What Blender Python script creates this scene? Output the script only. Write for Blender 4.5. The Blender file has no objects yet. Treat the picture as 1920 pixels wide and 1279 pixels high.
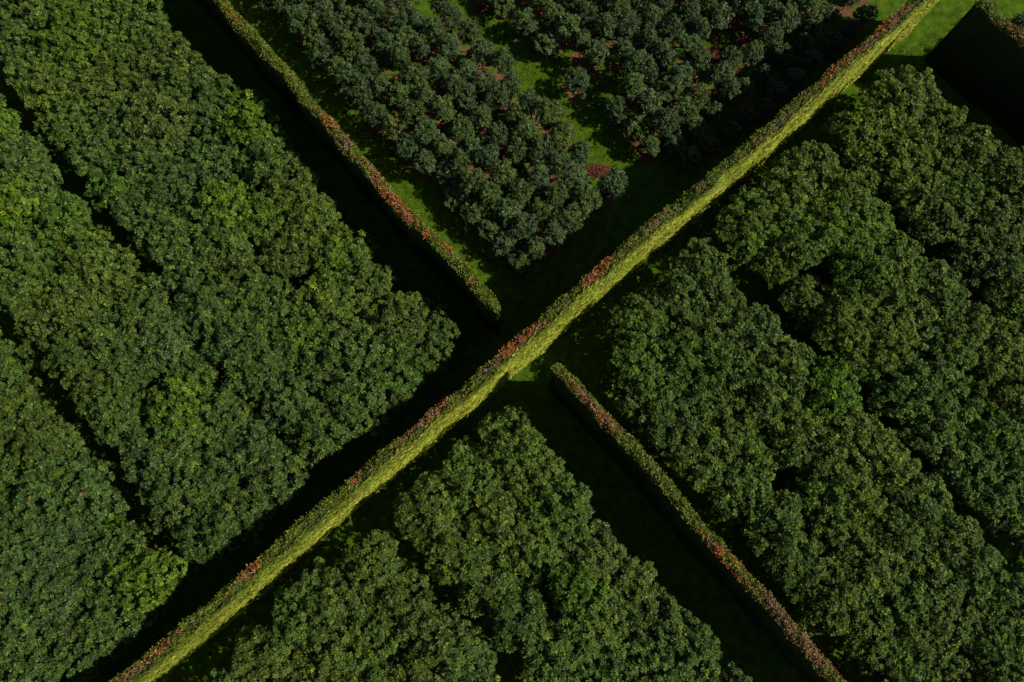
import bpy, math
import numpy as np
sc = bpy.context.scene
# ------------------------------------------------------------------ camera, world, sun, exposure
TILT = math.radians(12.0)
cam_d = bpy.data.cameras.new('camera'); cam_d.sensor_width = 36.0
cam_d.lens = 36.0 * 1478.0 / 1920.0
cam_d.clip_start = 0.5; cam_d.clip_end = 2000.0
cam = bpy.data.objects.new('camera', cam_d); sc.collection.objects.link(cam)
cam.location = (0, 0, 80.0); cam.rotation_euler = (TILT, 0, 0)
sc.camera = cam
SUN_EL = math.radians(42.0)
SUN_AZ = math.radians(-3.0)          # measured from +X towards +Y
world = bpy.data.worlds.new('World'); sc.world = world; world.use_nodes = True
nt = world.node_tree
sky = nt.nodes.new('ShaderNodeTexSky'); sky.sky_type = 'NISHITA'; sky.sun_disc = False
sky.sun_elevation = SUN_EL; sky.sun_rotation = math.pi / 2 - SUN_AZ
bg = nt.nodes['Background']; bg.inputs[1].default_value = 0.05
nt.links.new(sky.outputs[0], bg.inputs[0])
sun_d = bpy.data.lights.new('sun', 'SUN'); sun_d.energy = 5.0; sun_d.angle = math.radians(0.5)
sun_d.color = (1.0, 0.93, 0.82)
sun = bpy.data.objects.new('sun', sun_d); sc.collection.objects.link(sun)
from mathutils import Vector
sv = Vector((math.cos(SUN_EL) * math.cos(SUN_AZ), math.cos(SUN_EL) * math.sin(SUN_AZ), math.sin(SUN_EL)))
sun.rotation_euler = sv.to_track_quat('Z', 'Y').to_euler(); sun.location = (60, 0, 90)
sc.view_settings.view_transform = 'Standard'; sc.view_settings.look = 'None'
sc.view_settings.exposure = -0.08; sc.view_settings.gamma = 1.0
sc.cycles.max_bounces = 5; sc.cycles.diffuse_bounces = 2; sc.cycles.glossy_bounces = 2
sc.cycles.transmission_bounces = 2; sc.cycles.transparent_max_bounces = 4

# ------------------------------------------------------------------ coordinates of the plantation
# u runs along the tree rows (to the lower right of the view), v across them; the long hedge lies along v
TH = math.radians(-49.0); CU, SU = math.cos(TH), math.sin(TH)
def W(u, v):
    return (CU * u - SU * v, SU * u + CU * v)
def at(px, py, z):                  # photograph pixel (1920 wide) -> u, v at height z
    dx = (px - 960) / 1478.0; dy = -(py - 639.5) / 1478.0
    d = (dx, dy * math.cos(TILT) + math.sin(TILT), dy * math.sin(TILT) - math.cos(TILT))
    s = (z - 80.0) / d[2]; x, y = d[0] * s, d[1] * s
    return (CU * x + SU * y, -SU * x + CU * y)
def pix(u, v, z):
    x, y = W(u, v); z -= 80.0
    b = y * math.cos(TILT) + z * math.sin(TILT); c = y * math.sin(TILT) - z * math.cos(TILT)
    return 960 + 1478 * x / c, 639.5 - 1478 * b / c
def in_view(u, v, z, m):
    a, b = pix(u, v, z); return -m < a < 1920 + m and -m < b < 1279 + m

# ------------------------------------------------------------------ helpers
def link(o, parent=None):
    sc.collection.objects.link(o)
    if parent is not None: o.parent = parent
    return o
def tag(o, label=None, cat=None, group=None, kind=None):
    if label: o['label'] = label
    if cat: o['category'] = cat
    if group: o['group'] = group
    if kind: o['kind'] = kind
    return o
def mesh_np(name, V, F, mat, col=None):
    """V (n,3), F (m,4) quads, col (m,3) face colours"""
    me = bpy.data.meshes.new(name)
    V = np.asarray(V, dtype=np.float32); F = np.asarray(F, dtype=np.int32)
    me.vertices.add(len(V)); me.vertices.foreach_set('co', V.ravel())
    k = F.shape[1]
    me.loops.add(F.size); me.loops.foreach_set('vertex_index', F.ravel())
    me.polygons.add(len(F))
    me.polygons.foreach_set('loop_start', np.arange(0, F.size, k, dtype=np.int32))
    me.polygons.foreach_set('loop_total', np.full(len(F), k, dtype=np.int32))
    me.update(calc_edges=True)
    if col is not None:
        a = me.attributes.new('tint', 'FLOAT_COLOR', 'FACE')
        c = np.ones((len(F), 4), dtype=np.float32); c[:, :3] = col
        a.data.foreach_set('color', c.ravel())
    me.materials.append(mat)
    return me
def nrm(a): return a / (np.linalg.norm(a, axis=-1, keepdims=True) + 1e-9)
def leaves(P, D, N, L, Wd, cup=0.12):
    """rhombic leaves: base points P, directions D, normals N, lengths L, widths Wd"""
    S = nrm(np.cross(D, N)); n = len(P)
    L = np.asarray(L).reshape(-1, 1); Wd = np.asarray(Wd).reshape(-1, 1)
    V = np.empty((n, 4, 3))
    V[:, 0] = P
    V[:, 1] = P + D * L * 0.5 + S * Wd * 0.5 + N * L * cup
    V[:, 2] = P + D * L
    V[:, 3] = P + D * L * 0.5 - S * Wd * 0.5 + N * L * cup
    return V.reshape(-1, 3), np.arange(n * 4).reshape(-1, 4)
def tube(V, F, p0, p1, r0, r1, n=7):
    p0 = np.array(p0, float); p1 = np.array(p1, float); d = p1 - p0; d /= np.linalg.norm(d)
    a = np.cross(d, (0.3, 0.9, 0.1)); a /= np.linalg.norm(a); b = np.cross(d, a)
    s = len(V)
    for p, r in ((p0, r0), (p1, r1)):
        for i in range(n):
            t = 2 * math.pi * i / n; V.append(p + r * (math.cos(t) * a + math.sin(t) * b))
    for i in range(n): F.append((s + i, s + (i + 1) % n, s + n + (i + 1) % n, s + n + i))
def lattice(seed):                  # smooth value noise on demand
    r = np.random.default_rng(seed); G = r.random((256, 256))
    def f(x, y):
        x = np.asarray(x, float); y = np.asarray(y, float)
        xi = np.floor(x).astype(int); yi = np.floor(y).astype(int); fx = x - xi; fy = y - yi
        fx = fx * fx * (3 - 2 * fx); fy = fy * fy * (3 - 2 * fy)
        g = lambda i, j: G[i % 256, j % 256]
        return (g(xi, yi) * (1 - fx) + g(xi + 1, yi) * fx) * (1 - fy) + (g(xi, yi + 1) * (1 - fx) + g(xi + 1, yi + 1) * fx) * fy
    return f
nzA, nzB, nzC = lattice(1), lattice(2), lattice(3)

# ------------------------------------------------------------------ materials
def leaf_material(name, rough=0.5, spec=0.35, trans=0.15, hue_var=0.0, val_var=0.0, warm=0.0):
    m = bpy.data.materials.new(name); m.use_nodes = True; n = m.node_tree; b = n.nodes['Principled BSDF']
    at_ = n.nodes.new('ShaderNodeAttribute'); at_.attribute_name = 'tint'
    oi = n.nodes.new('ShaderNodeObjectInfo')
    hs = n.nodes.new('ShaderNodeHueSaturation')
    mr = n.nodes.new('ShaderNodeMapRange'); mr.inputs[3].default_value = 0.5 - hue_var; mr.inputs[4].default_value = 0.5 + hue_var
    n.links.new(oi.outputs['Random'], mr.inputs[0]); n.links.new(mr.outputs[0], hs.inputs['Hue'])
    mu = n.nodes.new('ShaderNodeMath'); mu.operation = 'MULTIPLY'; mu.inputs[1].default_value = 7.31
    fr = n.nodes.new('ShaderNodeMath'); fr.operation = 'FRACT'
    n.links.new(oi.outputs['Random'], mu.inputs[0]); n.links.new(mu.outputs[0], fr.inputs[0])
    m2 = n.nodes.new('ShaderNodeMapRange'); m2.inputs[3].default_value = 1 - val_var; m2.inputs[4].default_value = 1 + val_var
    n.links.new(fr.outputs[0], m2.inputs[0]); n.links.new(m2.outputs[0], hs.inputs['Value'])
    cm = n.nodes.new('ShaderNodeVectorMath'); cm.operation = 'MULTIPLY'
    n.links.new(at_.outputs['Color'], cm.inputs[0]); n.links.new(oi.outputs['Color'], cm.inputs[1])
    n.links.new(cm.outputs[0], hs.inputs['Color'])
    n.links.new(hs.outputs[0], b.inputs['Base Color'])
    b.inputs['Roughness'].default_value = rough; b.inputs['Specular IOR Level'].default_value = spec
    if trans:
        tr = n.nodes.new('ShaderNodeBsdfTranslucent'); mx = n.nodes.new('ShaderNodeMixShader'); mx.inputs[0].default_value = trans
        n.links.new(hs.outputs[0], tr.inputs[0]); n.links.new(b.outputs[0], mx.inputs[1]); n.links.new(tr.outputs[0], mx.inputs[2])
        n.links.new(mx.outputs[0], n.nodes['Material Output'].inputs[0])
    return m
def plain(name, c1, c2, scale, rough=0.9):
    m = bpy.data.materials.new(name); m.use_nodes = True; n = m.node_tree; b = n.nodes['Principled BSDF']
    no = n.nodes.new('ShaderNodeTexNoise'); no.inputs['Scale'].default_value = scale; no.inputs['Detail'].default_value = 6
    tc = n.nodes.new('ShaderNodeTexCoord'); n.links.new(tc.outputs['Object'], no.inputs['Vector'])
    cr = n.nodes.new('ShaderNodeValToRGB'); cr.color_ramp.elements[0].position = 0.35; cr.color_ramp.elements[1].position = 0.65
    cr.color_ramp.elements[0].color = (*c1, 1); cr.color_ramp.elements[1].color = (*c2, 1)
    n.links.new(no.outputs[0], cr.inputs[0]); n.links.new(cr.outputs[0], b.inputs['Base Color'])
    b.inputs['Roughness'].default_value = rough; b.inputs['Specular IOR Level'].default_value = 0.1
    return m
M_leaf = leaf_material('canopy_leaf', 0.50, 0.19, 0.05, 0.007, 0.09)
M_young = leaf_material('young_leaf', 0.42, 0.24, 0.08, 0.008, 0.10)
M_hedge = leaf_material('hedge_leaf', 0.55, 0.2, 0.12)
M_grass = leaf_material('grass_blade', 0.6, 0.15, 0.2)
M_bark = plain('bark', (0.05, 0.04, 0.03), (0.12, 0.10, 0.08), 6)
M_twig = plain('bare_twig', (0.22, 0.13, 0.11), (0.42, 0.28, 0.24), 5)
M_brush = plain('dry_brush', (0.09, 0.03, 0.018), (0.26, 0.10, 0.06), 4)

# ------------------------------------------------------------------ ground
def ground_material():
    m = bpy.data.materials.new('ground'); m.use_nodes = True; n = m.node_tree; b = n.nodes['Principled BSDF']
    tc = n.nodes.new('ShaderNodeTexCoord')
    def noise(scale, det=5):
        q = n.nodes.new('ShaderNodeTexNoise'); q.inputs['Scale'].default_value = scale; q.inputs['Detail'].default_value = det
        n.links.new(tc.outputs['Object'], q.inputs['Vector']); return q.outputs[0]
    def ramp(src, p0, c0, p1, c1):
        r = n.nodes.new('ShaderNodeValToRGB'); e = r.color_ramp.elements
        e[0].position = p0; e[0].color = (*c0, 1); e[1].position = p1; e[1].color = (*c1, 1)
        n.links.new(src, r.inputs[0]); return r.outputs[0]
    grass = ramp(noise(1.1), 0.3, (0.026, 0.066, 0.004), 0.7, (0.090, 0.155, 0.008))
    soil = ramp(noise(5.0), 0.3, (0.07, 0.028, 0.016), 0.7, (0.25, 0.11, 0.065))
    at_ = n.nodes.new('ShaderNodeAttribute'); at_.attribute_name = 'litter'
    add = n.nodes.new('ShaderNodeMath'); add.operation = 'ADD'
    ns = n.nodes.new('ShaderNodeMath'); ns.operation = 'MULTIPLY_ADD'; ns.inputs[1].default_value = 1.5; ns.inputs[2].default_value = -0.75
    n.links.new(noise(0.9, 8), ns.inputs[0]); n.links.new(ns.outputs[0], add.inputs[0]); n.links.new(at_.outputs['Fac'], add.inputs[1])
    sm = n.nodes.new('ShaderNodeMapRange'); sm.inputs[1].default_value = 0.36; sm.inputs[2].default_value = 0.56
    n.links.new(add.outputs[0], sm.inputs[0])
    mx = n.nodes.new('ShaderNodeMix'); mx.data_type = 'RGBA'
    n.links.new(sm.outputs[0], mx.inputs[0]); n.links.new(grass, mx.inputs[6]); n.links.new(soil, mx.inputs[7])
    n.links.new(mx.outputs[2], b.inputs['Base Color'])
    bp = n.nodes.new('ShaderNodeBump'); bp.inputs['Strength'].default_value = 0.5; bp.inputs['Distance'].default_value = 0.15
    n.links.new(noise(7.0), bp.inputs['Height']); n.links.new(bp.outputs[0], b.inputs['Normal'])
    b.inputs['Roughness'].default_value = 0.95; b.inputs['Specular IOR Level'].default_value = 0.05
    return m

# ------------------------------------------------------------------ tree builders
def crown_mesh(name, mat, seed, R, Zc, hz, nclump, cr, nwh, nleaf, ll, lw, base, young, flat=0.0):
    """foliage of one crown: clumps over a lumpy dome, each clump set with whorls of leaves"""
    r = np.random.default_rng(seed)
    # clump centres over a dome, pushed apart
    C = []
    tries = 0
    lob = r.uniform(0, 6.28, 3)
    subs = []                           # main boughs, each carrying a low dome of its own
    for i in range(300):
        q = R * math.sqrt(r.random()) * 0.92; a = r.uniform(0, 6.28); c = np.array((q * math.cos(a), q * math.sin(a)))
        if all(np.hypot(*(c - b[:2])) > (1.0 if R > 2 else 0.7) for b in subs): subs.append(np.array((*c, Zc + hz * (1 - (q / (R * 1.05)) ** 4) + r.normal() * 0.36)))
    subs = np.array(subs)
    while len(C) < nclump and tries < 6000:
        tries += 1
        z = r.uniform(-0.25, 1.0); a = r.uniform(0, 2 * math.pi); s = math.sqrt(max(0, 1 - z * z))
        k = 1 + 0.13 * math.sin(3 * a + lob[0]) + 0.10 * math.sin(5 * a + lob[1]) + 0.08 * math.sin(2 * a + lob[2])
        q = r.uniform(0.72, 1.03) if tries % 5 else r.uniform(0.3, 0.7)
        p = np.array((s * math.cos(a) * R * k * q, s * math.sin(a) * R * k * q, Zc + z * hz * q * (0.85 + 0.3 * r.random()) + r.normal() * 0.13 * R))
        if flat and r.random() < 0.8:      # broad crown: upper surface nearly level, rounding off at the rim
            rr = R * k * math.sqrt(r.random()) * 1.02
            p = np.array((rr * math.cos(a), rr * math.sin(a), 0.0))
            p[2] = np.max(subs[:, 2] - 1.5 * ((subs[:, 0] - p[0]) ** 2 + (subs[:, 1] - p[1]) ** 2)) + r.normal() * flat
        if all(np.linalg.norm((p - c) * (1, 1, 0.7)) > cr * 0.88 for c, _ in C):
            C.append((p, cr * r.uniform(0.62, 1.12)))
    cp = np.array([c for c, _ in C]); rad = np.array([q for _, q in C]); n = len(C)
    out = nrm(np.stack([cp[:, 0], cp[:, 1], (cp[:, 2] - Zc + hz * 0.5) * 1.0], 1))
    # whorls
    ids = np.repeat(np.arange(n), nwh)
    d = nrm(r.normal(size=(len(ids), 3)) + out[ids] * 0.9 + np.array((0, 0, 0.55)))
    P = cp[ids] + d * (rad[ids] * r.uniform(0.72, 1.08, len(ids)) * (1 + 0.12 * np.sin(d[:, 0] * 9 + ids)))[:, None]
    up = nrm(d + np.array((0, 0, 0.55)) + r.normal(size=d.shape) * 0.18)
    clump_t = r.normal(size=n) * 0.18; clump_w = r.random(n)
    wh_t = r.normal(size=len(ids)) * 0.38
    fresh = (r.random(len(ids)) < 0.16)
    brown = (r.random(len(ids)) < 0.006 + 0.10 * (clump_w[ids] > 0.95))
    base = np.array(base)
    cw = base[None, :] * (1 + clump_t[ids] + wh_t)[:, None].clip(0.45, 1.8)
    cw[fresh] = cw[fresh] * np.array(young) * 1.0
    yel = clump_w[ids] < 0.10
    cw[yel] = cw[yel] * np.array((1.45, 1.28, 0.75))
    cw[brown] = np.array((0.15, 0.10, 0.02)) * (0.7 + 0.6 * r.random((brown.sum(), 1)))
    # leaves of the whorls
    wi = np.repeat(np.arange(len(ids)), nleaf)
    a0 = np.repeat(r.uniform(0, 6.28, len(ids)), nleaf) + np.tile(np.arange(nleaf) * 2 * math.pi / nleaf, len(ids)) + r.normal(size=len(wi)) * 0.3
    U = up[wi]; T = nrm(np.cross(U, np.array((0.31, 0.2, 0.93)) + r.normal(size=3) * 0.01)); B = np.cross(U, T)
    D = nrm(T * np.cos(a0)[:, None] + B * np.sin(a0)[:, None] + U * r.uniform(0.05, 0.75, (len(wi), 1)))
    N = nrm(U - D * (U * D).sum(1, keepdims=True))
    L = ll * r.uniform(0.7, 1.25, len(wi))
    V, F = leaves(P[wi] + D * 0.02, D, N, L, L * lw, -0.08)
    col = cw[wi] * (1 + r.normal(size=(len(wi), 1)) * 0.2).clip(0.5, 1.5)
    # larger inner leaves added to stop light leaks, coloured darker to deepen shade
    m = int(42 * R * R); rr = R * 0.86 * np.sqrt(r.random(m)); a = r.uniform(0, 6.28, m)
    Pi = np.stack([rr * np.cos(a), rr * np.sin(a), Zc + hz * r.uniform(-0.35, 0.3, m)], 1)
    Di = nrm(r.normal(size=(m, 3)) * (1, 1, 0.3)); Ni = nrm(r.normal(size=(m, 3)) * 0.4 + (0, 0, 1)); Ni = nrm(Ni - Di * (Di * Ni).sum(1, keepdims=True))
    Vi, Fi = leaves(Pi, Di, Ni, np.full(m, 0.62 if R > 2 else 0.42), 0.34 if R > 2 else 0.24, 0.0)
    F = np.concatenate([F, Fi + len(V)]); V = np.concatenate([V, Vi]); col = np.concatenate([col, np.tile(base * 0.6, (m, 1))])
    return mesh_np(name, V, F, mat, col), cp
def trunk_mesh(name, seed, h, r0, tips):
    r = np.random.default_rng(seed); V, F = [], []
    fork = h * 0.32
    b = np.array((r.normal() * 0.05, r.normal() * 0.05, fork))
    tube(V, F, (0, 0, -0.1), (0, 0, 0.25), r0 * 1.5, r0 * 1.05, 9); tube(V, F, (0, 0, 0.25), b, r0 * 1.05, r0 * 0.85, 9)
    sel = r.permutation(len(tips))[:min(16, len(tips))]
    mains = []
    for i in range(5):
        a = i * 2 * math.pi / 5 + r.uniform(-0.3, 0.3)
        e = np.array((math.cos(a) * h * 0.17, math.sin(a) * h * 0.17, h * r.uniform(0.5, 0.6)))
        tube(V, F, b, e, r0 * 0.55, r0 * 0.32); mains.append(e)
    for k in sel:
        t = tips[k]; e = min(mains, key=lambda q: np.linalg.norm(q - t))
        m = (e + t) / 2 + np.array((0, 0, h * 0.03)) + r.normal(size=3) * h * 0.015
        tube(V, F, e, m, r0 * 0.3, r0 * 0.18, 5); tube(V, F, m, t, r0 * 0.18, r0 * 0.06, 5)
    return mesh_np(name, np.array(V), np.array(F), M_bark)

G_OLD = (0.068, 0.110, 0.018); G_YNG = (0.046, 0.080, 0.024)
old_kinds, young_kinds = [], []
for i in range(9):
    R = (2.75, 3.0, 2.6, 2.9, 2.7, 3.1, 2.8, 2.65, 2.95)[i]
    cm, tips = crown_mesh('orchard_tree_crown', M_leaf, 100 + i, R * 1.04, 4.9, 1.7, 185, 0.33, 10, 6, 0.225, 0.44, G_OLD, (1.25, 1.3, 0.95), 0.2)
    old_kinds.append((cm, trunk_mesh('orchard_tree_trunk', 300 + i, 6.6, 0.17, tips)))
for i in range(7):
    R = (1.32, 1.5, 1.25, 1.4, 1.45, 1.2, 1.35)[i]
    cm, tips = crown_mesh('young_tree_crown', M_young, 200 + i, R, 3.0, 1.8, 72, 0.29, 11, 6, 0.185, 0.46, G_YNG, (1.2, 1.25, 1.05))
    young_kinds.append((cm, trunk_mesh('young_tree_trunk', 400 + i, 4.4, 0.07, tips)))

ORD = ['', 'first', 'second', 'third', 'fourth', 'fifth', 'sixth', 'seventh', 'eighth', 'ninth', 'tenth', 'eleventh', 'twelfth', 'thirteenth',
       'fourteenth', 'fifteenth', 'sixteenth', 'seventeenth', 'eighteenth', 'nineteenth', 'twentieth', 'twenty-first', 'twenty-second', 'twenty-third', 'twenty-fourth', 'twenty-fifth', 'twenty-sixth']
rng = np.random.default_rng(7)
def put_tree(name, kinds, k, u, v, rz, s, sz, label, group, tint=(1, 1, 1), cat='tree'):
    cm, tm = kinds[k]
    root = link(bpy.data.objects.new(name, None)); x, y = W(u, v)
    root.location = (x, y, 0); root.rotation_euler = (0, 0, rz); root.scale = (s, s, sz)
    c = link(bpy.data.objects.new('crown', cm), root); c.color = (*tint, 1)
    link(bpy.data.objects.new('trunk', tm), root)
    tag(root, label, cat, group)
    return root

# ------------------------------------------------------------------ the closed canopy plots
BANDS = {  # plot: (rows in v, u start, direction, plot words, row words, group)
    'left': ([3.4, -0.6, -4.6, -8.6, -15.5, -19.1, -22.5, -29.6, -33.3, -37.1, -41.0, -45.0], -17.0, -1),
    'bottom': ([3.4, -1.3, -6.2, -13.0, -17.0, -21.0, -25.0, -29.0, -33.0], -4.6, 1),
    'right': ([16.9, 20.7, 24.6, 28.5, 35.1, 38.4, 41.6, 44.7, 51.2, 54.9, 58.8], -5.0, 1)}
WORDS = {'left': '{} row left of upper hedge', 'bottom': '{} row left of lower hedge', 'right': '{} row right of lower hedge'}
HOLES = [at(588, 556, 4), at(205, 245, 4)]
SPECIAL = [((-27.8, -17.6), (1.03, 1.22, 0.55), 'bright green'), ((17.7, 22.8), (0.8, 1.03, 0.55), 'vivid green'), ((9.4, -0.3), (0.82, 1.0, 0.55), 'vivid green'),
           ((4.7, 40.6), (0.82, 1.03, 0.5), 'deep green'), ((-67.2, -3.4), (1.08, 1.20, 0.55), 'bright green'), ((-17.0, -28.9), (1.08, 1.22, 0.55), 'bright green'),
           ((-41.1, -2.1), (1.08, 1.20, 0.55), 'bright green'), ((-54.9, -18.0), (1.05, 1.25, 0.55), 'bright green'), ((-52.3, -1.8), (1.0, 1.0, 1.1), 'round grey green'),
           ((-46.9, 5.2), (1.12, 1.25, 0.6), 'yellow green'), ((11.6, 30.1), (0.9, 1.2, 0.5), 'bright green')]
tree_ground = []
used = set()
for plot, (rows, u0, sg) in BANDS.items():
    for ri, v0 in enumerate(rows):
        u = u0 + rng.uniform(-0.5, 0.5); n = 0
        while abs(u) < 95:
            n += 1
            edge = (n == 1) or ri == 0
            uu = u + (rng.uniform(-0.35, 0.35) if n == 1 else rng.normal() * 0.45)
            vv = v0 + rng.normal() * (0.3 if ri == 0 else 0.55)
            if v0 in (-8.6, -15.5, -22.5, -29.6, -6.2, -13.0, 28.5, 35.1, 44.7, 51.2): vv = v0 + (vv - v0) * 0.5
            if v0 == -8.6 and uu > -42: vv -= 0.7
            if v0 == -15.5 and uu > -42: vv += 0.6
            if v0 == 16.9 and n == 1: uu, vv = -2.4, 17.9
            u += sg * rng.uniform(3.9, 4.6)
            if not in_view(uu, vv, 5.0, 120) : continue
            if any(math.hypot(a - uu, b - vv) < 2.0 for a, b in HOLES): continue
            s = rng.uniform(0.92, 1.07); sz = rng.uniform(0.95, 1.08)
            if rng.random() < 0.04: s *= 0.8; sz *= 0.85
            # broad drifts of tone through the plots
            g = float(nzA(uu / 14 + 20, vv / 14 + 20)); y = float(nzB(uu / 9 + 40, vv / 9 + 40))
            tn = np.array((0.95 + 0.22 * (y - 0.5), 1.0 + 0.08 * (y - 0.5), 0.98 - 0.4 * (y - 0.5))) * (0.95 + 0.22 * (g - 0.5))
            if rng.random() < 0.07: tn = tn * (0.95, 1.06, 0.75)
            elif rng.random() < 0.09: tn = tn * (0.98, 0.97, 1.3)
            if plot == 'left': tn = tn * (0.93, 0.96, 0.95) * (1 + 0.14 * min(1, max(0, (-38 - uu) / 20)))  # far end brightened in colour, standing in for front-lit foliage
            if plot == 'right': tn = tn * (1.05, 1.06, 0.72)
            if plot == 'bottom': tn = tn * (0.98, 1.0, 0.95)
            look = 'olive green' if tn[0] > 0.98 else ('dark green' if tn[2] < 0.95 else 'grey green')
            for j, (c, t, w) in enumerate(SPECIAL):
                if j not in used and math.hypot(c[0] - uu, c[1] - vv) < 2.6:
                    used.add(j); uu, vv = c; tn = np.array(t); look = w
                    s, sz = (1.18, 1.22) if 'round' in w else (0.95, 1.12 if j != 1 else 0.98)
                    break
            lab = '%s tree, %s from long hedge, %s' % (look, ORD[n], WORDS[plot].format(ORD[ri + 1]))
            put_tree('orchard_tree', old_kinds, int(rng.integers(9)), uu, vv, rng.uniform(0, 6.28), s, sz, lab, 'closed canopy trees of the %s plot' % plot, tn)
            tree_ground.append((uu, vv, 2.2))
put_tree('orchard_tree', old_kinds, 2, -5.9, 5.3, 1.0, 0.62, 0.86, 'smaller tree at the pointed tip of the bottom plot, nearest the crossing', 'closed canopy trees of the bottom plot', (0.95, 1, 1))
put_tree('orchard_tree', old_kinds, 5, -18.2, 5.9, 2.0, 0.62, 0.86, 'smaller tree at the pointed corner of the left plot, nearest the crossing', 'closed canopy trees of the left plot', (0.95, 1, 1))
# ------------------------------------------------------------------ the open young orchard at the top
vrows = [16.4, 19.0, 21.6, 24.2, 26.8, 29.4] + [35.7] + [38.2 + 2.65 * i for i in range(14)]
young_ground = []
for ri, v0 in enumerate(vrows):
    left = v0 < 32; n = 0
    u = -18.2 if left else (-18.4 if v0 < 37 else (-14.6 if v0 < 66 else -16.8))
    while u > -90:
        n += 1
        uu = u + rng.normal() * 0.28; vv = v0 + rng.normal() * 0.28
        u -= rng.uniform(2.25, 2.85) + (0.3 if v0 == 35.7 else 0)
        if not in_view(uu, vv, 2.5, 70): continue
        if n > 2 and rng.random() < 0.05: continue
        s = rng.uniform(0.78, 1.06); sz = rng.uniform(0.85, 1.12)
        if uu > -17.5 and v0 > 37: s *= 0.8; sz *= 0.6
        if v0 == 35.7: sz *= 0.7
        if v0 == 16.4:
            s *= 1.1
            if uu > -31: vv += 0.5; sz *= 0.68
        if math.hypot(uu - at(1345, 102, 0)[0], vv - at(1345, 102, 0)[1]) < 2.0: continue
        if math.hypot(uu - at(1122, 320, 0)[0], vv - at(1122, 320, 0)[1]) < 1.4: continue
        q = rng.random(); tn = np.array((1, 1, 1.0)) * rng.uniform(0.85, 1.12); look = 'blue green'
        if q < 0.06: tn = tn * (1.3, 1.08, 0.7); look = 'bronze tinged'
        elif q < 0.3: tn = tn * (1.1, 1.1, 0.7); look = 'mid green'
        row = ri + 1 if left else ri - 5
        lab = 'small %s tree, %s from long hedge, %s row right of grass lane' % (look, ORD[n], ORD[row])
        if left: lab = 'small %s tree, %s from long hedge, %s row right of upper hedge' % (look, ORD[n], ORD[row])
        put_tree('young_orchard_tree', young_kinds, int(rng.integers(7)), uu, vv, rng.uniform(0, 6.28), s, sz, lab,
                 'young orchard trees %s of the grass lane' % ('left' if left else 'right'), tn)
        young_ground.append((uu, vv))
# a few trees of the orchard that starts beyond the far hedge in the corner
n = 0
for v0 in (72.5, 75.0):
    for u in np.arange(-2.5, 16, 2.6):
        if in_view(u, v0, 2.5, 60):
            n += 1
            put_tree('young_orchard_tree', young_kinds, n % 7, u, v0 + rng.normal() * 0.2, rng.uniform(0, 6), 1.05, 1.1,
                     'pale green small tree behind the hedge at the upper right corner, %s from the top' % ORD[n], 'small trees behind the corner hedge')
# low shrubs in the shade by the long hedge
for i, (px, py, s, tn, lab) in enumerate([(1411, 146, 0.62, (0.7, 2.2, 0.4), 'low bright green shrub in the shade beside the long hedge'),
        (1277, 62, 0.5, (1.1, 2.4, 0.4), 'tiny vivid green shrub between the young trees near the top'),
        (1440, 160, 0.55, (0.6, 1.6, 0.5), 'low dark green shrub in the shade, right of the bright shrub'),
        (1350, 135, 0.6, (1.9, 1.7, 0.5), 'yellowish shrub below the brown brush patch at the orchard edge'),
        (1820, 92, 0.7, (1.1, 1.5, 0.5), 'dark leafy shrub in deep shade below the bare fallen branch')]):
    u, v = at(px, py, 0.8)
    put_tree('shrub', young_kinds, i % 7, u, v, i * 1.3, s, s * 0.55, lab, None, tn, 'shrub')

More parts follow.
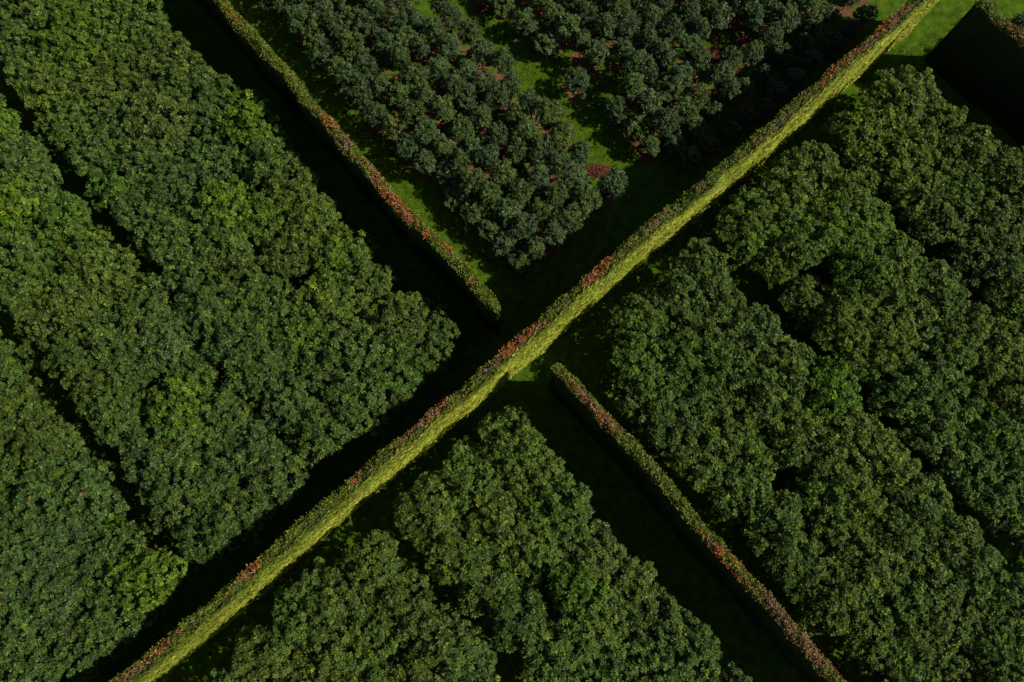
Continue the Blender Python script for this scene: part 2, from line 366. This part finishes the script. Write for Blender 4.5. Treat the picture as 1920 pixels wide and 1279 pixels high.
# ------------------------------------------------------------------ hedges
def hedge(name, label, p0, p1, top_w, h, bl, br, seed, lit_side, rust, ragged=0.0, group='clipped windbreak hedges'):
    """hedge from p0 to p1 (u,v); bl / br: how far the left / right foot stands out beyond the top edge"""
    r = np.random.default_rng(seed)
    x0, y0 = W(*p0); x1, y1 = W(*p1); Lg = math.hypot(x1 - x0, y1 - y0)
    d = np.array(((x1 - x0) / Lg, (y1 - y0) / Lg, 0)); rt = np.array((d[1], -d[0], 0)); up = np.array((0, 0, 1.0))
    root = link(bpy.data.objects.new(name, None)); root.location = (x0, y0, 0)
    tag(root, label, 'hedge', group)
    nz = lattice(seed + 50); nz2 = lattice(seed + 51)
    def hh(t): return h * (1 + 0.035 * (nz(t / 5.0, 3) - 0.5) * 2 + 0.02 * (nz(t / 1.3, 9) - 0.5) * 2)
    def bow(t): return 0.55 * (nz(t / 11.0, 21) - 0.5) + 0.30 * (nz2(t / 3.0, 5) - 0.5)
    def endf(t): return np.clip(np.sqrt(np.clip(np.minimum(t + 0.15, Lg - t + 0.15) / 0.9, 0, 1)), 0.3, 1)
    def prof(t, s, side):           # s 0 foot .. 1 top edge; side -1 left, +1 right; returns across, z
        b = bl if side < 0 else br
        z = hh(t) * s
        a = side * endf(t) * (top_w / 2 * (1 + 0.25 * (nz(t / 1.1, 33 + side) - 0.5)) + b * (1 - s) ** 1.15 - 0.16 * np.clip((s - 0.9) / 0.1, 0, 1) ** 2)
        a = a + side * 0.22 * (nz2(t / 1.6, s * 5 + 70 * side) - 0.5) + bow(t)
        return a, z
    # opaque core added to stop light leaks, a little inside the leaf surface
    nt_, ns_ = int(Lg / 0.6) + 2, 7
    V, F = [], []
    for i in range(nt_):
        t = Lg * i / (nt_ - 1)
        row = []
        for s in np.linspace(0, 0.985, ns_): row.append((*prof(t, s, -1), -1))
        for s in np.linspace(0.985, 0, ns_): row.append((*prof(t, s, 1), 1))
        for a, z, sd in row:
            V.append(d * t + rt * (float(a) - sd * 0.12) + up * (float(z) - 0.02 if z > 0.5 else -0.05))
    m = 2 * ns_
    for i in range(nt_ - 1):
        for j in range(m - 1): F.append((i * m + j, i * m + j + 1, (i + 1) * m + j + 1, (i + 1) * m + j))
    for i in (0, nt_ - 1):
        for j in range(ns_ - 1): F.append((i * m + j, i * m + j + 1, i * m + m - 2 - j, i * m + m - 1 - j))
    body = mesh_np('hedge_body', V, F, M_hedge, np.tile((0.022, 0.036, 0.007), (len(F), 1)))
    link(bpy.data.objects.new('light_block_core', body), root)
    # side foliage
    for side in (-1, 1):
        lit = (side == lit_side)  # sunlight put into the leaf colour: lit side brighter, other sides darker
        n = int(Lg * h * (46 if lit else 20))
        t = r.uniform(0, Lg, n); s = r.random(n) ** 0.9
        a, z = prof(t, s, side)
        P = d[None] * t[:, None] + rt[None] * (a + side * r.uniform(-0.10, 0.06, n))[:, None] + up[None] * z[:, None]
        out = nrm(rt * side * 1.0 + up * 0.25 + r.normal(size=(n, 3)) * 0.22)
        D = nrm(d[None] * (0.9 * np.sign(r.random(n) - 0.3))[:, None] + up[None] * (0.32 * np.sign(r.random(n) - 0.3))[:, None] + r.normal(size=(n, 3)) * 0.22)
        D = nrm(D - out * (D * out).sum(1, keepdims=True) * 0.8)
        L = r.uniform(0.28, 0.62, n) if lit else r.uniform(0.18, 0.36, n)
        Vv, Ff = leaves(P, D, out, L, L * 0.26, 0.03)
        k = 0.55 * nz(t / 2.6 - z * 0.18, z / 0.33 + 11) + 0.45 * nz(t / 1.3 + z * 0.5, z / 0.16 + 31); k = np.clip((k - 0.5) * 1.5 + 0.5, 0, 1); k2 = nz2(t / 9, z / 2.5 + 40); k3 = nz(t / 1.2, z / 1.2 + 90)
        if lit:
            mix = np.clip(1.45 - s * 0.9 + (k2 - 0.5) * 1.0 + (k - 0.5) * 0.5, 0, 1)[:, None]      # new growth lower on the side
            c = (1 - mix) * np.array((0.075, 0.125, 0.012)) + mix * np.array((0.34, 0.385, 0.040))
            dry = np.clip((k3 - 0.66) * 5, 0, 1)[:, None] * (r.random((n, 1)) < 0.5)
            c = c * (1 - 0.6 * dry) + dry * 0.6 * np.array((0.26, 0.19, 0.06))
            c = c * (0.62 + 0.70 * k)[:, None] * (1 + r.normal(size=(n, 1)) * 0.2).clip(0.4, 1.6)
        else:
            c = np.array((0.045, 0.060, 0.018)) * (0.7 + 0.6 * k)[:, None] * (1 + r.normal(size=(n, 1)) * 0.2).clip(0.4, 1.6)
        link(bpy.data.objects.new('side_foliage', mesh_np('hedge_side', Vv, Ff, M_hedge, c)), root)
    # clipped top: green sprays with patches of russet dead leaf
    n = int(Lg * (top_w + 0.5) * 170)
    t = r.uniform(-0.1, Lg + 0.1, n); q = r.uniform(-1.06, 1.06, n)
    al, _ = prof(t, 1.0, -1); ar, _ = prof(t, 1.0, 1)
    a = (al + ar) / 2 + q * ((ar - al) / 2 + 0.14)
    clump = nz2(t / 0.38, q * 2.2 + 15)
    z = hh(t) - 0.26 * np.abs(q) ** 3 + 0.55 * (clump - 0.5) - r.random(n) * 0.12
    P = d[None] * t[:, None] + rt[None] * a[:, None] + up[None] * z[:, None]
    D = nrm(r.normal(size=(n, 3)) + up * 0.2); N = nrm(up * 0.9 + r.normal(size=(n, 3)) * 0.55)
    N = nrm(N - D * (N * D).sum(1, keepdims=True))
    L = r.uniform(0.10, 0.26, n)
    Vv, Ff = leaves(P, D, N, L, L * 0.42, 0.05)
    pr = nz(t / 2.3 + 5, q * 0.9 + 60) * 0.5 + nz2(t / 0.5, q * 2.6 + 30) * 0.4 + (nz2(t / 5, 50) - 0.5) * 0.75 - 0.01 + (0.06 * np.clip((t - 65) / 15, 0, 1) if lit_side == 1 else 0)
    green = np.array((0.130, 0.185, 0.018)) * (1 + r.normal(size=(n, 1)) * 0.25).clip(0.4, 1.7)
    yel = r.random(n) < 0.22; green[yel] *= (1.7, 1.3, 1.0)
    k4 = nz(t / 3.7, 77)[:, None]
    ru = (1 - k4) * np.array((0.48, 0.135, 0.025)) + k4 * np.array((0.26, 0.15, 0.07))
    ru = ru * (1 + r.normal(size=(n, 1)) * 0.35).clip(0.25, 1.9)
    pr = pr - 0.16 * np.abs(q) ** 4
    if lit_side == 1:
        shoulder = np.clip((q - 0.0) / 0.5, 0, 1)       # the side towards the path is darker green, with hardly any dead leaf
        pr = pr + 0.05 - 0.4 * shoulder; green = green * (1 - 0.30 * shoulder[:, None])
    isr = (r.random(n) < np.clip((pr - rust) * 7 + 0.05, 0.02, 0.88))
    c = np.where(isr[:, None], ru, green)
    # pale cut twig ends among the dead leaf
    TV, TF = [], []
    for i in range(int(Lg * 3)):
        tt = r.uniform(0, Lg); qq = r.uniform(-0.85, 0.6)
        if float(nz(tt / 2.3 + 5, qq * 0.9 + 60)) < rust + 0.05: continue
        al_, _ = prof(tt, 1.0, -1); ar_, _ = prof(tt, 1.0, 1)
        b = d * tt + rt * float((al_ + ar_) / 2 + qq * (ar_ - al_) / 2) + up * (float(hh(tt)) - 0.05)
        for _ in range(3): tube(TV, TF, b, b + nrm(r.normal(size=3) + up * 0.6) * r.uniform(0.25, 0.5), 0.03, 0.012, 4)
    if TV:
        Ff = np.concatenate([Ff, np.array(TF) + len(Vv)]); Vv = np.concatenate([Vv, np.array(TV)])
        c = np.concatenate([c, np.tile((0.40, 0.26, 0.21), (len(TF), 1)) * r.uniform(0.5, 1.2, (len(TF), 1))])
    link(bpy.data.objects.new('clipped_top', mesh_np('hedge_top', Vv, Ff, M_hedge, c)), root)
    return root
hedge('clipped_hedge', 'very long clipped hedge with bright yellow green side crossing the whole picture diagonally', (-10.6, -50), (-10.75, 69.5), 1.25, 10.5, 0.15, 0.0, 11, 1, 0.50)
hedge('clipped_hedge', 'narrow clipped hedge with russet top running from the upper left towards the crossing', (-84, 10.45), (-14.3, 10.6), 1.15, 10.5, 0.2, 0.1, 12, 9, 0.53)
hedge('clipped_hedge', 'narrow clipped hedge with russet top running from the crossing to the lower right', (-6.9, 11.3), (48, 11.3), 1.15, 10.5, 0.2, 0.1, 13, 9, 0.53)
hedge('clipped_hedge', 'short piece of clipped hedge cutting across the upper right corner of the picture', (-6.9, 67.9), (24, 67.9), 1.2, 10.5, 0.2, 0.1, 14, 9, 0.53)

# ------------------------------------------------------------------ brush piles, fallen branch
def brush(px, py, R, h, n, seed, label, mat=None):
    r = np.random.default_rng(seed); V, F = [], []
    for i in range(n):
        a = r.uniform(0, 6.28); q = math.sqrt(r.random()) * R
        b = np.array((q * math.cos(a) * 1.3, q * math.sin(a) * 0.8, 0.03 + h * r.random() * (1 - (q / R) ** 2)))
        w = r.uniform(0, 6.28); L = r.uniform(0.2, 0.6) * (0.6 + R * 0.4)
        e = b + np.array((math.cos(w) * L, math.sin(w) * L, r.uniform(-0.1, 0.25) * L)); e[2] = max(e[2], 0.02)
        tube(V, F, b, e, 0.035, 0.012, 4)
    o = link(bpy.data.objects.new('brush_pile', mesh_np('brush_pile', np.array(V), np.array(F), mat or M_brush)))
    x, y = W(*at(px, py, 0.1)); o.location = (x, y, 0)
    tag(o, label, 'brush pile')
brush(1122, 320, 1.0, 0.45, 420, 1, 'reddish brown pile of dead brush at the tip of the grass lane')
brush(1345, 103, 1.25, 0.35, 420, 2, 'flat reddish brown patch of dead brush in the gap near the long hedge')
brush(902, 15, 0.9, 0.3, 200, 3, 'small brown brush heap beside the grass lane at the top edge')
brush(1285, 188, 0.7, 0.25, 160, 4, 'small strip of brown brush under the young trees facing the long hedge')
def fallen(px, py):
    V, F = [], []; r = np.random.default_rng(5)
    p = np.array((0.0, 0.9, 0.5)); q = np.array((0.35, -0.2, 0.35)); e = np.array((0.75, -0.75, 0.2))
    tube(V, F, p, q, 0.05, 0.10, 7); tube(V, F, q, e, 0.10, 0.13, 7)
    for i in range(12):
        b = p + (e - p) * r.random(); tube(V, F, b, b + np.array((r.normal() * 0.35, r.normal() * 0.3, 0.25 * r.random())), 0.04, 0.012, 5)
    o = link(bpy.data.objects.new('fallen_branch', mesh_np('fallen_branch', np.array(V), np.array(F), M_twig)))
    x, y = W(*at(px, py, 0.2)); o.location = (x, y, 2.4)
    o.location.z = 0.1
    tag(o, 'pale pinkish bare branch lying on the shaded grass near the upper right corner', 'branch')
fallen(1820, 62)

# ------------------------------------------------------------------ ground sheet, with leaf litter where the young trees stand
def dense(lo, hi, st, far): return np.concatenate([[-far, -far / 2], np.arange(lo, hi, st), [far / 2, far]])
us = dense(-100, 60, 0.5, 420); vs = dense(-66, 100, 0.5, 420)
UU, VV = np.meshgrid(us, vs, indexing='ij')
gz = -0.02 + 0.10 * (nzB(UU / 3.1, VV / 3.1) - 0.5) * ((abs(UU) < 99) & (abs(VV) < 99))
lit = np.zeros(UU.shape)
for (a, b) in young_ground:
    i0, i1 = np.searchsorted(us, (a - 3, a + 3)); j0, j1 = np.searchsorted(vs, (b - 3, b + 3))
    dd = (UU[i0:i1, j0:j1] - a) ** 2 + ((VV[i0:i1, j0:j1] - b)) ** 2
    lit[i0:i1, j0:j1] = np.maximum(lit[i0:i1, j0:j1], 0.66 * np.exp(-dd / 1.5 ** 2))
for (a, b, rr) in tree_ground:
    i0, i1 = np.searchsorted(us, (a - 4, a + 4)); j0, j1 = np.searchsorted(vs, (b - 4, b + 4))
    dd = (UU[i0:i1, j0:j1] - a) ** 2 + ((VV[i0:i1, j0:j1] - b)) ** 2
    lit[i0:i1, j0:j1] = np.maximum(lit[i0:i1, j0:j1], 0.42 * np.exp(-dd / rr ** 2))
X = CU * UU - SU * VV; Y = SU * UU + CU * VV
V = np.stack([X, Y, gz], -1).reshape(-1, 3)
nu, nv = UU.shape; I = np.arange(nu * nv).reshape(nu, nv)
F = np.stack([I[:-1, :-1], I[1:, :-1], I[1:, 1:], I[:-1, 1:]], -1).reshape(-1, 4)
gm = mesh_np('ground', V, F, ground_material())
at_ = gm.attributes.new('litter', 'FLOAT', 'POINT'); at_.data.foreach_set('value', lit.ravel().astype(np.float32))
for p in gm.polygons: p.use_smooth = True
tag(link(bpy.data.objects.new('ground', gm)), None, None, None, 'structure')

# ------------------------------------------------------------------ grass on the drives and lanes
def grass():
    r = np.random.default_rng(77); Ps = []
    for (ua, ub, va, vb, dens) in [(-70, -13.5, 11.6, 15.8, 60), (-8.8, -5.0, -40, 75, 45), (-60, -16, 30.6, 33.8, 70),
                                   (-9, -4, 7, 12, 60), (-10, 4, 60, 67, 60), (-24, -12, 55, 68, 30), (-17, -13, 10, 20, 60)]:
        n = int((ub - ua) * (vb - va) * dens); u = r.uniform(ua, ub, n); v = r.uniform(va, vb, n)
        k = nzC(u / 0.7, v / 0.7) > r.random(n) * 0.8
        Ps.append(np.stack([u[k], v[k]], 1))
    P = np.concatenate(Ps); n = len(P)
    x = CU * P[:, 0] - SU * P[:, 1]; y = SU * P[:, 0] + CU * P[:, 1]
    B = np.stack([x, y, np.full(n, 0.0)], 1)
    D = nrm(r.normal(size=(n, 3)) * (1, 1, 0.2) + np.array((0, 0, 0.8))); N = nrm(r.normal(size=(n, 3)) * 0.5 + (0, 0, 1)); N = nrm(N - D * (N * D).sum(1, keepdims=True))
    L = r.uniform(0.12, 0.34, n)
    V, F = leaves(B, D, N, L, 0.05, 0.0)
    k = nzA(P[:, 0] / 1.7, P[:, 1] / 1.7)[:, None]
    c = (1 - k) * np.array((0.05, 0.115, 0.006)) + k * np.array((0.15, 0.21, 0.012)); c = c * (1 + r.normal(size=(n, 1)) * 0.25).clip(0.4, 1.6)
    dry = r.random(n) < 0.05; c[dry] = (0.24, 0.17, 0.08)
    tag(link(bpy.data.objects.new('grass', mesh_np('grass', V, F, M_grass, c))), 'uneven green grass on the drives beside the hedges and along the orchard lane', 'grass', None, 'stuff')
grass()
